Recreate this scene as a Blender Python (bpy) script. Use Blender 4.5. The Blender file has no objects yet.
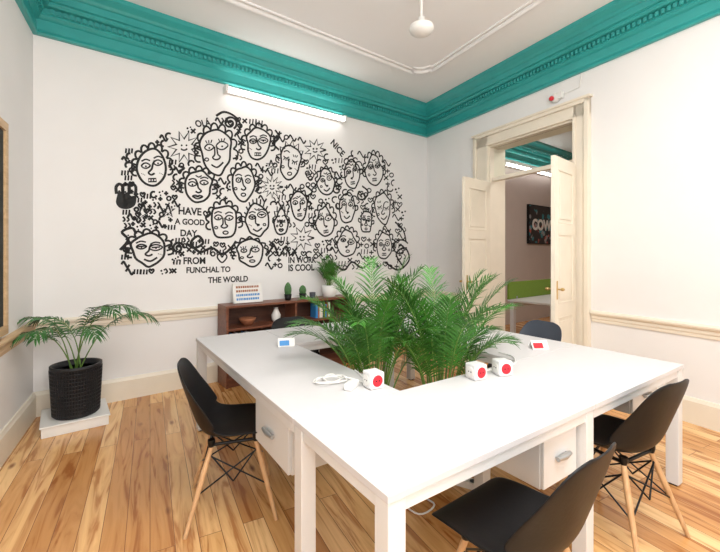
import bpy, bmesh, math, random
from mathutils import Vector, Matrix
rnd = random.Random(7)
scene = bpy.context.scene
try:
    scene.view_settings.view_transform = 'Standard'
except Exception:
    pass

# ------------------------------------------------------------------ materials
def mat(name, col, rough=0.5, metal=0.0, noise=0.0, nscale=8.0, bump=0.0, spec=0.5, emit=0.0, coat=0.0):
    m = bpy.data.materials.new(name); m.use_nodes = True
    nt = m.node_tree; b = nt.nodes['Principled BSDF']
    b.inputs['Base Color'].default_value = (*col, 1)
    b.inputs['Roughness'].default_value = rough
    b.inputs['Metallic'].default_value = metal
    b.inputs['Specular IOR Level'].default_value = spec
    b.inputs['Coat Weight'].default_value = coat
    if emit:
        b.inputs['Emission Color'].default_value = (*col, 1)
        b.inputs['Emission Strength'].default_value = emit
    if noise or bump:
        tc = nt.nodes.new('ShaderNodeTexCoord'); n = nt.nodes.new('ShaderNodeTexNoise')
        n.inputs['Scale'].default_value = nscale; n.inputs['Detail'].default_value = 5
        nt.links.new(tc.outputs['Object'], n.inputs['Vector'])
        if noise:
            r = nt.nodes.new('ShaderNodeValToRGB')
            r.color_ramp.elements[0].position = 0.3; r.color_ramp.elements[1].position = 0.7
            r.color_ramp.elements[0].color = (*[max(0, c*(1-noise)) for c in col], 1)
            r.color_ramp.elements[1].color = (*[min(1, c*(1+noise)) for c in col], 1)
            nt.links.new(n.outputs['Fac'], r.inputs['Fac'])
            nt.links.new(r.outputs['Color'], b.inputs['Base Color'])
        if bump:
            bp = nt.nodes.new('ShaderNodeBump'); bp.inputs['Strength'].default_value = bump
            bp.inputs['Distance'].default_value = 0.01
            nt.links.new(n.outputs['Fac'], bp.inputs['Height']); nt.links.new(bp.outputs['Normal'], b.inputs['Normal'])
    return m

def wood(name, c1, c2, rough=0.4, sc=(1, 14, 14)):
    m = bpy.data.materials.new(name); m.use_nodes = True
    nt = m.node_tree; b = nt.nodes['Principled BSDF']; b.inputs['Roughness'].default_value = rough
    tc = nt.nodes.new('ShaderNodeTexCoord'); mp = nt.nodes.new('ShaderNodeMapping'); n = nt.nodes.new('ShaderNodeTexNoise')
    mp.inputs['Scale'].default_value = sc; n.inputs['Scale'].default_value = 3; n.inputs['Detail'].default_value = 6
    n.inputs['Distortion'].default_value = 0.8
    r = nt.nodes.new('ShaderNodeValToRGB'); r.color_ramp.elements[0].position = .3; r.color_ramp.elements[1].position = .7
    r.color_ramp.elements[0].color = (*c1, 1); r.color_ramp.elements[1].color = (*c2, 1)
    L = nt.links.new
    L(tc.outputs['Object'], mp.inputs['Vector']); L(mp.outputs['Vector'], n.inputs['Vector'])
    L(n.outputs['Fac'], r.inputs['Fac']); L(r.outputs['Color'], b.inputs['Base Color'])
    return m

M_wall = mat('wall_paint', (.82, .81, .80), .7, noise=.012, nscale=3, bump=.05)
M_ceil = mat('ceiling_paint', (.88, .88, .88), .8, noise=.01, nscale=2)
M_teal = mat('teal_gloss_paint', (.035, .35, .335), .28, noise=.06, nscale=6)
M_cream = mat('cream_paint', (.80, .73, .61), .4, noise=.03, nscale=5)
M_white = mat('white_paint', (.80, .79, .76), .4)
M_desk = mat('white_laminate', (.62, .605, .605), .48, noise=.01, nscale=40, spec=.35)
M_deskleg = mat('white_powder_coat', (.70, .70, .69), .4)
M_cube = mat('cube_plastic', (.74, .74, .74), .35)
M_black = mat('black_plastic', (.006, .006, .007), .45, noise=.1, nscale=60, bump=.05, spec=.3)
M_grey = mat('grey_plastic', (.05, .06, .08), .5)
M_wire = mat('black_steel', (.01, .01, .01), .35, metal=.6)
M_metal = mat('brushed_handle', (.45, .47, .48), .35, metal=.8)
M_brass = mat('brass', (.6, .42, .18), .3, metal=.9)
M_ink = mat('mural_ink', (.01, .01, .01), .7)
M_leaf = mat('palm_leaf', (.040, .165, .018), .42, noise=.55, nscale=9)
M_leaf2 = mat('dark_palm_leaf', (.035, .14, .03), .4, noise=.4, nscale=9)
M_stem = mat('palm_stem', (.14, .26, .05), .5, noise=.3, nscale=20)
M_pot = mat('black_wicker', (.012, .013, .016), .5, bump=.3, nscale=80)
M_soil = mat('soil', (.03, .02, .012), .95, noise=.5, nscale=60, bump=.6)
M_walnut = wood('walnut', (.13, .042, .022), (.23, .085, .045), .4)
M_walnut_d = wood('walnut_dark', (.06, .022, .012), (.11, .04, .022), .5)
M_oak = wood('oak_leg', (.50, .28, .13), (.66, .42, .22), .45, (14, 14, 2))
M_oakframe = wood('oak_frame', (.50, .33, .17), (.68, .48, .27), .45)
M_board = mat('chalkboard', (.02, .025, .024), .8, noise=.3, nscale=4)
M_red = mat('red_plastic', (.6, .015, .03), .4)
M_glow = mat('lamp_tube', (1, .98, .95), .5, emit=9)
M_pink = mat('beige_wall', (.58, .50, .46), .7, noise=.02, nscale=4)
M_green = mat('green_felt', (.16, .26, .03), .9, noise=.1, nscale=60)
M_blue = mat('blue_card', (.04, .25, .6), .5)
M_terra = mat('terracotta', (.35, .13, .06), .8, noise=.1)
M_cactus = mat('cactus_green', (.06, .16, .05), .6, noise=.3, nscale=50)

def glass():
    m = bpy.data.materials.new('clear_glass'); m.use_nodes = True
    b = m.node_tree.nodes['Principled BSDF']
    b.inputs['Base Color'].default_value = (.95, 1, .98, 1); b.inputs['Roughness'].default_value = .02
    b.inputs['Transmission Weight'].default_value = 1; b.inputs['IOR'].default_value = 1.05
    return m
M_glass = glass()

def screen_mat():
    m = bpy.data.materials.new('screen_art'); m.use_nodes = True
    nt = m.node_tree; b = nt.nodes['Principled BSDF']; L = nt.links.new
    tc = nt.nodes.new('ShaderNodeTexCoord'); v = nt.nodes.new('ShaderNodeTexVoronoi')
    v.inputs['Scale'].default_value = 14
    r = nt.nodes.new('ShaderNodeValToRGB'); r.color_ramp.interpolation = 'CONSTANT'
    cols = [(0, (.01, .01, .012)), (.42, (.03, .25, .3)), (.52, (.01, .01, .015)), (.70, (.5, .1, .08)), (.78, (.015, .015, .02)), (.9, (.3, .3, .32))]
    els = r.color_ramp.elements
    els[0].color = (*cols[0][1], 1); els[1].position = cols[1][0]; els[1].color = (*cols[1][1], 1)
    for p, c in cols[2:]:
        e = els.new(p); e.color = (*c, 1)
    sp = nt.nodes.new('ShaderNodeSeparateColor')
    L(tc.outputs['Object'], v.inputs['Vector']); L(v.outputs['Color'], sp.inputs['Color']); L(sp.outputs['Red'], r.inputs['Fac'])
    L(r.outputs['Color'], b.inputs['Base Color']); b.inputs['Roughness'].default_value = .3
    return m
M_screen = screen_mat()

PLANK_ANG = math.atan2(.8805, -.474)
def floor_mat():
    m = bpy.data.materials.new('pine_floorboards'); m.use_nodes = True
    nt = m.node_tree; N = nt.nodes.new; L = nt.links.new; b = nt.nodes['Principled BSDF']
    tc = N('ShaderNodeTexCoord'); mp = N('ShaderNodeMapping'); mp.inputs['Rotation'].default_value = (0, 0, -PLANK_ANG)
    L(tc.outputs['Object'], mp.inputs['Vector'])
    br = N('ShaderNodeTexBrick'); br.inputs['Scale'].default_value = 1
    br.inputs['Brick Width'].default_value = 2.1; br.inputs['Row Height'].default_value = .108
    br.inputs['Mortar Size'].default_value = .0016; br.inputs['Mortar Smooth'].default_value = .3
    br.inputs['Color1'].default_value = (0, 0, 0, 1); br.inputs['Color2'].default_value = (1, 1, 1, 1)
    br.inputs['Mortar'].default_value = (.3, .3, .3, 1); br.offset = .37
    L(mp.outputs['Vector'], br.inputs['Vector'])
    off = N('ShaderNodeVectorMath'); off.operation = 'MULTIPLY_ADD'
    off.inputs[1].default_value = (7, 13, 5)
    L(br.outputs['Color'], off.inputs[0]); L(mp.outputs['Vector'], off.inputs[2])
    m2 = N('ShaderNodeMapping'); m2.inputs['Scale'].default_value = (.8, 8, 1); L(off.outputs[0], m2.inputs['Vector'])
    n1 = N('ShaderNodeTexNoise'); n1.inputs['Scale'].default_value = 1.6; n1.inputs['Detail'].default_value = 7; n1.inputs['Distortion'].default_value = 2.2
    L(m2.outputs['Vector'], n1.inputs['Vector'])
    r0 = N('ShaderNodeValToRGB'); e = r0.color_ramp.elements
    e[0].position = 0; e[0].color = (.50, .23, .075, 1); e[1].position = 1; e[1].color = (.84, .55, .27, 1)
    for p, c in [(.25, (.64, .33, .12)), (.5, (.73, .42, .17)), (.75, (.79, .48, .215))]:
        x = e.new(p); x.color = (*c, 1)
    L(br.outputs['Color'], r0.inputs['Fac'])
    rg = N('ShaderNodeValToRGB'); e = rg.color_ramp.elements
    e[0].position = .36; e[0].color = (.55, .35, .22, 1); e[1].position = .60; e[1].color = (1.06, 1.06, 1.06, 1)
    x = e.new(.46); x.color = (.90, .83, .75, 1)
    L(n1.outputs['Fac'], rg.inputs['Fac'])
    mul = N('ShaderNodeMix'); mul.data_type = 'RGBA'; mul.blend_type = 'MULTIPLY'; mul.inputs['Factor'].default_value = .85
    L(r0.outputs['Color'], mul.inputs['A']); L(rg.outputs['Color'], mul.inputs['B'])
    m3 = N('ShaderNodeMapping'); m3.inputs['Scale'].default_value = (1.9, 4.8, 1); L(off.outputs[0], m3.inputs['Vector'])
    vo = N('ShaderNodeTexVoronoi'); vo.inputs['Scale'].default_value = 1.0; L(m3.outputs['Vector'], vo.inputs['Vector'])
    rk = N('ShaderNodeValToRGB'); e = rk.color_ramp.elements
    e[0].position = .035; e[0].color = (.28, .15, .10, 1); e[1].position = .11; e[1].color = (1, 1, 1, 1)
    L(vo.outputs['Distance'], rk.inputs['Fac'])
    mk = N('ShaderNodeMix'); mk.data_type = 'RGBA'; mk.blend_type = 'MULTIPLY'; mk.inputs['Factor'].default_value = .9
    L(mul.outputs['Result'], mk.inputs['A']); L(rk.outputs['Color'], mk.inputs['B'])
    gap = N('ShaderNodeMix'); gap.data_type = 'RGBA'
    L(br.outputs['Fac'], gap.inputs['Factor']); L(mk.outputs['Result'], gap.inputs['A']); gap.inputs['B'].default_value = (.16, .06, .025, 1)
    L(gap.outputs['Result'], b.inputs['Base Color'])
    b.inputs['Roughness'].default_value = .25; b.inputs['Specular IOR Level'].default_value = .5
    bp = N('ShaderNodeBump'); bp.inputs['Strength'].default_value = .25; bp.inputs['Distance'].default_value = .004; bp.invert = True
    L(br.outputs['Fac'], bp.inputs['Height']); L(bp.outputs['Normal'], b.inputs['Normal'])
    return m
M_floor = floor_mat()

# ------------------------------------------------------------------ mesh builder
class MB:
    def __init__(s): s.v = []; s.f = []; s.m = []; s.s = []
    def add(s, vs, fs, m=0, smooth=False, M=None):
        o = len(s.v)
        for p in vs:
            p = Vector(p)
            s.v.append(tuple(M @ p) if M is not None else tuple(p))
        for f in fs:
            s.f.append([o+i for i in f]); s.m.append(m); s.s.append(smooth)
    def box(s, x0, x1, y0, y1, z0, z1, m=0, M=None):
        vs = [(x, y, z) for z in (z0, z1) for y in (y0, y1) for x in (x0, x1)]
        s.add(vs, [(0, 2, 3, 1), (4, 5, 7, 6), (0, 1, 5, 4), (2, 6, 7, 3), (0, 4, 6, 2), (1, 3, 7, 5)], m, False, M)
    def tube(s, pts, r, n=8, m=0, M=None, smooth=True, closed=False):
        pts = [Vector(p) for p in pts]; k = len(pts)
        rs = r if isinstance(r, (list, tuple)) else [r]*k
        vs = []; ref = None
        for i, p in enumerate(pts):
            if closed: t = pts[(i+1) % k]-pts[i-1]
            else: t = pts[min(i+1, k-1)]-pts[max(i-1, 0)]
            t.normalize()
            if ref is None:
                ref = Vector((0, 0, 1)) if abs(t.z) < .9 else Vector((1, 0, 0))
            a = ref - t*ref.dot(t)
            if a.length < 1e-5: a = t.orthogonal()
            a.normalize(); ref = a; b = t.cross(a)
            for j in range(n):
                w = 2*math.pi*j/n
                vs.append(p+(a*math.cos(w)+b*math.sin(w))*rs[i])
        fs = []
        for i in range(k if closed else k-1):
            i2 = (i+1) % k
            for j in range(n):
                j2 = (j+1) % n
                fs.append((i*n+j, i*n+j2, i2*n+j2, i2*n+j))
        s.add(vs, fs, m, smooth, M)
        if not closed:
            s.add(vs[:n], [tuple(range(n-1, -1, -1))], m, False, M)
            s.add(vs[-n:], [tuple(range(n))], m, False, M)
    def lathe(s, prof, c=(0, 0, 0), n=24, m=0, M=None, smooth=True, cap=True):
        vs = []
        for r, z in prof:
            for j in range(n):
                w = 2*math.pi*j/n
                vs.append((c[0]+r*math.cos(w), c[1]+r*math.sin(w), c[2]+z))
        fs = []
        for i in range(len(prof)-1):
            for j in range(n):
                j2 = (j+1) % n
                fs.append((i*n+j, i*n+j2, (i+1)*n+j2, (i+1)*n+j))
        s.add(vs, fs, m, smooth, M)
        if cap:
            s.add(vs[:n], [tuple(range(n-1, -1, -1))], m, False, M); s.add(vs[-n:], [tuple(range(n))], m, False, M)
    def build(s, name, mats, matrix=None, bevel=0, parent=None, recalc=True, subsurf=0, solid=0):
        me = bpy.data.meshes.new(name); me.from_pydata(s.v, [], s.f)
        for mm in mats: me.materials.append(mm)
        for p, mi, sm in zip(me.polygons, s.m, s.s):
            p.material_index = mi; p.use_smooth = sm
        if recalc:
            bm = bmesh.new(); bm.from_mesh(me); bmesh.ops.recalc_face_normals(bm, faces=bm.faces[:]); bm.to_mesh(me); bm.free()
        ob = bpy.data.objects.new(name, me); scene.collection.objects.link(ob)
        if parent: ob.parent = parent
        elif matrix is not None: ob.matrix_world = matrix
        if solid:
            md = ob.modifiers.new('solid', 'SOLIDIFY'); md.thickness = solid; md.offset = 0
        if subsurf:
            md = ob.modifiers.new('sub', 'SUBSURF'); md.levels = subsurf; md.render_levels = subsurf
        if bevel:
            md = ob.modifiers.new('bevel', 'BEVEL'); md.width = bevel; md.segments = 2; md.limit_method = 'ANGLE'
        return ob

def catmull(P, closed=False, k=5):
    out = []; n = len(P)
    for i in (range(n) if closed else range(n-1)):
        p0 = P[(i-1) % n] if closed else P[max(i-1, 0)]; p1 = P[i]; p2 = P[(i+1) % n]
        p3 = P[(i+2) % n] if closed else P[min(i+2, n-1)]
        for q in range(k):
            f = q/k
            out.append(tuple(.5*((2*b)+(-a+c)*f+(2*a-5*b+4*c-d)*f*f+(-a+3*b-3*c+d)*f**3) for a, b, c, d in zip(p0, p1, p2, p3)))
    if not closed: out.append(P[-1])
    return out

def empty(name, matrix):
    e = bpy.data.objects.new(name, None); scene.collection.objects.link(e); e.matrix_world = matrix
    e.empty_display_size = .1
    return e

def frame(o, xd):
    x = Vector((xd[0], xd[1], 0)).normalized(); y = Vector((-x.y, x.x, 0))
    return Matrix(((x.x, y.x, 0, o[0]), (x.y, y.y, 0, o[1]), (0, 0, 1, 0), (0, 0, 0, 1)))

# ------------------------------------------------------------------ room layout (metres)
LC = Vector((-2.85, 3.40)); U = Vector((.7938, .6082)); W = Vector((.474, -.8805))
RW = 4.982; RL = 6.2
C = LC+U*RW; RB = C+W*RL; LB = LC+W*RL
F_m = frame(LC, U)          # mural wall: x along, -y into the room
F_r = frame(C, W)           # right wall
F_l = frame(LB, -W)         # left wall
F_b = frame(RB, -U)         # rear wall
CEIL = 3.77

room = [LC, C, RB, LB]
def offset_poly(poly, p, closed=True):
    out = []
    n = len(poly)
    for i in range(n):
        a, b, c = poly[i-1], poly[i], poly[(i+1) % n]
        d1 = (b-a).normalized(); d2 = (c-b).normalized()
        n1 = Vector((d1.y, -d1.x)); n2 = Vector((d2.y, -d2.x))
        det = n1.x*n2.y-n1.y*n2.x
        x = (p*n2.y-n1.y*p)/det; y = (n1.x*p-p*n2.x)/det
        out.append(b+Vector((x, y)))
    return out

def sweep(name, prof, mats, poly=room, segs=None, mi=0):
    mb = MB(); k = len(prof)
    rings = [offset_poly(poly, p) for p, z in prof]
    n = len(poly)
    for i in (segs if segs is not None else range(n)):
        j = (i+1) % n
        vs = [(rings[q][i].x, rings[q][i].y, prof[q][1]) for q in range(k)]+[(rings[q][j].x, rings[q][j].y, prof[q][1]) for q in range(k)]
        mb.add(vs, [(q, q+1, k+q+1, k+q) for q in range(k-1)], mi)
    return mb

mb = MB(); mb.box(-.4, 11.2, -8.2, .4, -.12, 0); mb.build('floor', [M_floor])
ob = bpy.data.objects['floor']; ob.data.transform(F_m)
mb = MB(); mb.box(-.4, 11.2, -8.2, .4, CEIL, CEIL+.12); ob = mb.build('ceiling', [M_ceil]); ob.data.transform(F_m)

mb = MB(); mb.box(-.2, RW, 0, .2, 0, CEIL); mb.build('wall_mural', [M_wall], F_m)
DO0, DO1, DOZ = 1.34, 2.54, 2.87
mb = MB(); mb.box(-.04, DO0, 0, .28, 0, CEIL); mb.box(DO1, RL+.2, 0, .28, 0, CEIL); mb.box(DO0, DO1, 0, .28, DOZ, CEIL)
mb.build('wall_right', [M_wall], F_r)
mb = MB(); mb.box(-.2, RL, 0, .2, 0, CEIL); mb.build('wall_left', [M_wall], F_l)
mb = MB(); mb.box(0, RW, 0, .2, 0, CEIL); mb.build('wall_rear', [M_wall], F_b)
mb = MB(); mb.box(RW+.26, 10.8, 0, .2, 0, CEIL); mb.build('wall_adjoining_far', [M_pink], F_m)
mb = MB(); mb.box(10.8, 11.0, -6.5, .2, 0, CEIL); mb.build('wall_adjoining_side', [M_pink], F_m)
mb = MB(); mb.box(RW+.5, 10.8, -6.7, -6.5, 0, CEIL); mb.build('wall_adjoining_near', [M_pink], F_m)

# cornice
prof = [(0, 3.335), (.035, 3.335), (.045, 3.35), (.035, 3.372), (.028, 3.38), (.028, 3.47), (.045, 3.48), (.062, 3.50), (.062, 3.512), (.07, 3.515),
        (.07, 3.56), (.12, 3.565), (.135, 3.58), (.135, 3.595), (.16, 3.60), (.16, 3.66), (.175, 3.668), (.19, 3.69), (.22, 3.712), (.24, 3.725), (.24, CEIL+.005)]
mb = sweep('cornice', prof, [M_teal])
for F, ln in ((F_m, RW), (F_r, RL), (F_l, RL)):
    x = .12
    while x < ln-.12:
        mb.box(x, x+.027, -.096, -.06, 3.517, 3.556, 0, F); x += .046
mb.build('trim_cornice', [M_teal], recalc=True)
mb = MB()
for i in range(len(prof)-1):
    (p0, z0), (p1, z1) = prof[i], prof[i+1]
    mb.add([(RW+.3, -p0, z0), (10.8, -p0, z0), (10.8, -p1, z1), (RW+.3, -p1, z1)], [(0, 1, 2, 3)], 0, False, F_m)
mb.build('trim_adjoining_cornice', [M_teal])

def mould_path(p, notch):
    q = offset_poly(room, p); out = []
    for i in range(4):
        b = q[i]; d0 = (q[i-1]-b).normalized(); d1 = (q[(i+1) % 4]-b).normalized()
        out.append(b+d0*notch*1.5)
        out.append(b+d0*notch)
        for t in range(0, 7):
            a = t/6*math.pi/2
            out.append(b+d0*notch*(1-math.sin(a))+d1*notch*(1-math.cos(a)) + (d0+d1)*notch*.28)
        out.append(b+d1*notch); out.append(b+d1*notch*1.5)
    return out
mb = MB()
for p, r in ((.84, .028), (.91, .014)):
    pts = [(v.x, v.y, CEIL-.003) for v in mould_path(p, .16)]
    mb.tube(pts, r, 8, 0, closed=True)
mb.build('trim_ceiling_moulding', [M_ceil])

rail = [(0, .725), (.012, .727), (.014, .755), (.02, .765), (.02, .79), (.034, .80), (.042, .815), (.042, .828), (.03, .84), (0, .842)]
base = [(0, .215), (.012, .213), (.02, .195), (.026, .185), (.026, .0)]
def strip(name, prof, F, x0, x1, m):
    mb = MB(); k = len(prof)
    vs = [(x0, -p, z) for p, z in prof]+[(x1, -p, z) for p, z in prof]
    fs = [(q, q+1, k+q+1, k+q) for q in range(k-1)]
    fs += [tuple(range(k)), tuple(range(2*k-1, k-1, -1))]
    mb.add(vs, fs, 0, False)
    return mb.build(name, [m], F)
strip('trim_rail_mural', rail, F_m, 0, RW, M_cream)
strip('trim_rail_right', rail, F_r, 2.73, RL, M_cream)
strip('trim_rail_right', rail, F_r, 0, 1.08, M_cream)
strip('trim_rail_left', rail, F_l, 0, RL, M_oakframe)
strip('baseboard_mural', base, F_m, 0, RW, M_cream)
strip('baseboard_right', base, F_r, 2.73, RL, M_cream)
strip('baseboard_right_corner', base, F_r, 0, 1.08, M_cream)
strip('baseboard_left', base, F_l, 0, RL, M_cream)

# ------------------------------------------------------------------ door case
mb = MB()
for x0, x1, sgn in ((1.09, DO0, 1), (DO1, 2.72, -1)):
    mb.box(x0, x1, -.03, 0, 0, DOZ+.17)
    xo = (x0, x0+.05) if sgn > 0 else (x1-.05, x1)
    mb.box(xo[0], xo[1], -.055, -.03, 0, DOZ+.17)
    xi = (x1-.03, x1) if sgn > 0 else (x0, x0+.03)
    mb.box(xi[0], xi[1], -.045, -.03, 0, DOZ+.03)
mb.box(1.09, 2.72, -.03, 0, DOZ+.0, DOZ+.17)
mb.box(1.09, 2.72, -.055, -.03, DOZ+.13, DOZ+.18)
mb.box(1.07, 2.74, -.07, 0, DOZ+.17, DOZ+.195)
mb.box(DO0-.03, DO1+.03, -.045, -.03, DOZ, DOZ+.03)
mb.box(DO0-.005, DO0+.02, -.005, .285, 0, DOZ); mb.box(DO1-.02, DO1+.005, -.005, .285, 0, DOZ); mb.box(DO0, DO1, -.005, .285, DOZ-.02, DOZ+.005)
mb.box(DO0+.02, DO1-.02, .03, .10, 2.40, 2.45)
mb.build('trim_door_case', [M_cream], F_r, bevel=.004)
mb = MB(); mb.box(DO0+.022, DO1-.022, .065, .071, 2.452, DOZ-.022); mb.build('window_transom', [M_glass], F_r)

def leaf(name, F, wid, flip=1):
    mb = MB(); t = .02; H = 2.37
    mb.box(0, wid, -t*.55, t*.55, .01, H)
    st = .085
    for y0, y1 in ((-t, -t*.55), (t*.55, t)):
        mb.box(0, st, y0, y1, .01, H); mb.box(wid-st, wid, y0, y1, .01, H)
        for z0, z1 in ((.01, .2), (.80, .93), (1.62, 1.72), (H-.12, H)):
            mb.box(st, wid-st, y0, y1, z0, z1)
    for z0, z1 in ((.2, .80), (.93, 1.62), (1.72, H-.12)):
        for y in (-1, 1):
            a, b = sorted((y*t*.55, y*t*.9))
            mb.box(st+.045, wid-st-.045, a, b, z0+.045, z1-.045)
            a, b = sorted((y*t*.55, y*t*1.12))
            for q in (st, wid-st-.014): mb.box(q, q+.014, a, b, z0, z1)
            for q in (z0, z1-.014): mb.box(st, wid-st, a, b, q, q+.014)
    for y in (-1, 1):
        mb.box(wid-.06, wid-.035, min(y*t, y*(t+.006)), max(y*t, y*(t+.006)), .98, 1.16, 1)
        mb.tube([(wid-.048, y*t, 1.08), (wid-.048, y*(t+.045), 1.08)], .008, 8, 1)
        mb.lathe([(.004, -.016), (.018, -.010), (.022, 0), (.018, .010), (.004, .016)], (wid-.048, y*(t+.05), 1.08), 12, 1)
    for z in (.3, 1.2, 2.1): mb.tube([(-.004, -t, z-.05), (-.004, -t, z+.05)], .008, 8, 1)
    mb.build(name, [M_cream, M_brass], F, bevel=.002)
def hinge(tx, ang):
    p = F_r @ Vector((tx, -.07, 0)); a = math.radians(ang)
    return Matrix.Translation(p) @ Matrix.Rotation(a, 4, 'Z')
leaf('door_1', hinge(1.40, 221), .58)
leaf('door_2', hinge(2.575, 223), .56)

# ------------------------------------------------------------------ adjoining room contents
E_s = empty('wall_screen', F_m @ Matrix.Translation((8.68, -.05, 2.06)))
mb = MB(); mb.box(-.62, .62, 0, .05, -.42, .42, 1); mb.box(-.60, .60, -.006, 0, -.40, .40, 0)
mb.build('panel', [M_screen, M_black], parent=E_s)
def text_mesh(s, size, m, name, parent=None, M=None, off=0.0, ext=.002, align='LEFT'):
    cu = bpy.data.curves.new(name, 'FONT'); cu.body = s; cu.size = size; cu.offset = off; cu.extrude = ext
    cu.align_x = align; cu.materials.append(m)
    ob = bpy.data.objects.new(name+'_tmp', cu); scene.collection.objects.link(ob)
    dg = bpy.context.evaluated_depsgraph_get(); dg.update()
    me = bpy.data.meshes.new_from_object(ob.evaluated_get(dg))
    bpy.data.objects.remove(ob); bpy.data.curves.remove(cu)
    o2 = bpy.data.objects.new(name, me); scene.collection.objects.link(o2)
    if not me.materials: me.materials.append(m)
    R = Matrix.Rotation(math.pi/2, 4, 'X')
    if parent:
        o2.parent = parent; o2.matrix_local = (M or Matrix()) @ R
    else: o2.matrix_world = M @ R
    return o2
text_mesh('COW', .31, M_white, 'lettering', E_s, Matrix.Translation((-.52, -.02, -.11)), off=.014)

mb = MB()
mb.box(0, 1.7, -.35, .35, .715, .74)
for x in (.03, 1.61):
    for y in (-.33, .27): mb.box(x, x+.06, y, y+.06, 0, .715)
mb.box(.03, 1.67, .29, .31, .62, .715)
AD = Matrix.Translation((2.42, 5.55, 0)) @ Matrix.Rotation(math.radians(37.5), 4, 'Z')
mb.build('white_side_desk', [M_desk], AD)
mb = MB(); mb.box(0, 1.7, .33, .36, .742, 1.0); mb.box(.2, .23, .32, .37, .742, .78, 1); mb.box(1.4, 1.43, .32, .37, .742, .78, 1)
mb.build('green_desk_partition', [M_green, M_metal], AD, bevel=.004)

# ------------------------------------------------------------------ chairs
def bez(pts, t):
    n = len(pts)-1; x = t*n; i = min(int(x), n-1); f = x-i
    p0 = pts[max(i-1, 0)]; p1 = pts[i]; p2 = pts[i+1]; p3 = pts[min(i+2, n)]
    return tuple(.5*((2*b)+(-a+c)*f+(2*a-5*b+4*c-d)*f*f+(-a+3*b-3*c+d)*f**3) for a, b, c, d in zip(p0, p1, p2, p3))
def chair(x, y, deg, shell=M_black):
    """shell chair; local +Y is the way the sitter faces"""
    E = empty('shell_dining_chair', Matrix.Translation((x, y, 0)) @ Matrix.Rotation(math.radians(deg-90), 4, 'Z'))
    P = [(.235, .425, .150, .0), (.228, .442, .190, .0), (.19, .455, .222, .012), (.10, .448, .232, .03), (0, .436, .235, .045), (-.09, .434, .234, .065),
         (-.155, .455, .233, .09), (-.195, .51, .232, .10), (-.222, .585, .228, .085), (-.245, .66, .222, .06), (-.265, .73, .210, .04), (-.28, .785, .180, .025), (-.288, .815, .135, .015), (-.291, .828, .075, .008)]
    nu, nv = 34, 18; vs = []; fs = []
    for i in range(nu+1):
        t = i/nu; yy, zz, hw, lift = bez(P, t)
        y2, z2, _, _ = bez(P, min(1, t+.01)); y1, z1, _, _ = bez(P, max(0, t-.01))
        ty, tz = y2-y1, z2-z1; L = math.hypot(ty, tz) or 1
        ny, nz = tz/L, -ty/L
        if nz < 0 and t < .4: ny, nz = -ny, -nz
        for j in range(nv+1):
            v = -1+2*j/nv; k = abs(v)**2.4*lift
            vs.append((hw*v*(1-.06*abs(v)**3), yy+ny*k, zz+nz*k))
    for i in range(nu):
        for j in range(nv):
            a = i*(nv+1)+j; fs.append((a, a+1, a+nv+2, a+nv+1))
    mb = MB(); mb.add(vs, fs, 0, True); mb.build('shell', [shell], parent=E, solid=.007, subsurf=1, recalc=False)
    tops = [(.125, .115), (-.125, .115), (-.125, -.115), (.125, -.115)]
    bots = [(.225, .215), (-.225, .215), (-.225, -.235), (.225, -.235)]
    for i in range(4):
        mb = MB(); mb.tube([(*tops[i], .395), (*[a+(b-a)*.3 for a, b in zip(tops[i], bots[i])], .277), (*bots[i], .0)], [.0125, .015, .010], 12)
        mb.build('leg_%d' % (i+1), [M_oak], parent=E)
    mb = MB()
    mb.tube([(-.13, .115, .405), (.13, .115, .405)], .009, 8); mb.tube([(-.13, -.115, .405), (.13, -.115, .405)], .009, 8)
    mb.tube([(-.125, -.12, .405), (-.125, .12, .405)], .009, 8); mb.tube([(.125, -.12, .405), (.125, .12, .405)], .009, 8)
    for sx in (-1, 1):
        for sy in (-1, 1):
            mb.lathe([(.014, -.02), (.02, 0), (.02, .018)], (sx*.125, sy*.115, .415), 10)
    def on(i, f): return Vector((*[a+(b-a)*f for a, b in zip(tops[i], bots[i])], .395*(1-f)))
    for i in range(4):
        j = (i+1) % 4
        mid = (on(i, .45)+on(j, .45))/2
        mb.tube([on(i, .08), mid], .0045, 6); mb.tube([mid, on(j, .08)], .0045, 6)
        mb.tube([on(i, .55), on(j, .10)], .0045, 6); mb.tube([on(j, .55), on(i, .10)], .0045, 6)
    mb.build('bracing', [M_wire], parent=E)
    return E
chair(-.72, 2.23, 18)
chair(.55, 1.39, 127)
chair(1.34, 2.06, 118)
chair(-.52, 3.42, -60)
chair(1.38, 3.30, 208, M_grey)

# ------------------------------------------------------------------ desks
N0 = Vector((.078, 1.091)); e1 = Vector((.826, .564))
F_t = frame(N0, e1)
TZ = .74; LG = .066
def desk(a0, a1, b0, b1, legs, extras=()):
    E = empty('office_desk', F_t @ Matrix.Translation((a0, b0, 0))); w = a1-a0; d = b1-b0
    mb = MB(); g = .0015
    mb.box(g, w-g, g, d-g, TZ-.025, TZ); mb.build('top', [M_desk], parent=E, bevel=.002)
    mb = MB(); q = LG; z1 = TZ-.025
    mb.box(.012, w-.012, .012, .045, z1-.045, z1); mb.box(.012, w-.012, d-.045, d-.012, z1-.045, z1)
    mb.box(.012, .045, .045, d-.045, z1-.045, z1); mb.box(w-.045, w-.012, .045, d-.045, z1-.045, z1)
    mb.build('frame', [M_deskleg], parent=E, bevel=.002)
    for i, l in enumerate(legs):
        x = {'l': .006, 'r': w-q-.006}[l[0]]; y = {'n': .006, 'f': d-q-.006}[l[1]]
        mb = MB(); mb.box(x, x+q, y, y+q, .012, z1); mb.box(x+.012, x+q-.012, y+.012, y+q-.012, 0, .012, 1)
        mb.build('leg_%d' % (i+1), [M_deskleg, M_black], parent=E, bevel=.003)
    return E
A1, A2, A3, A4 = .58, 1.2, 1.55, 2.32
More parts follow.
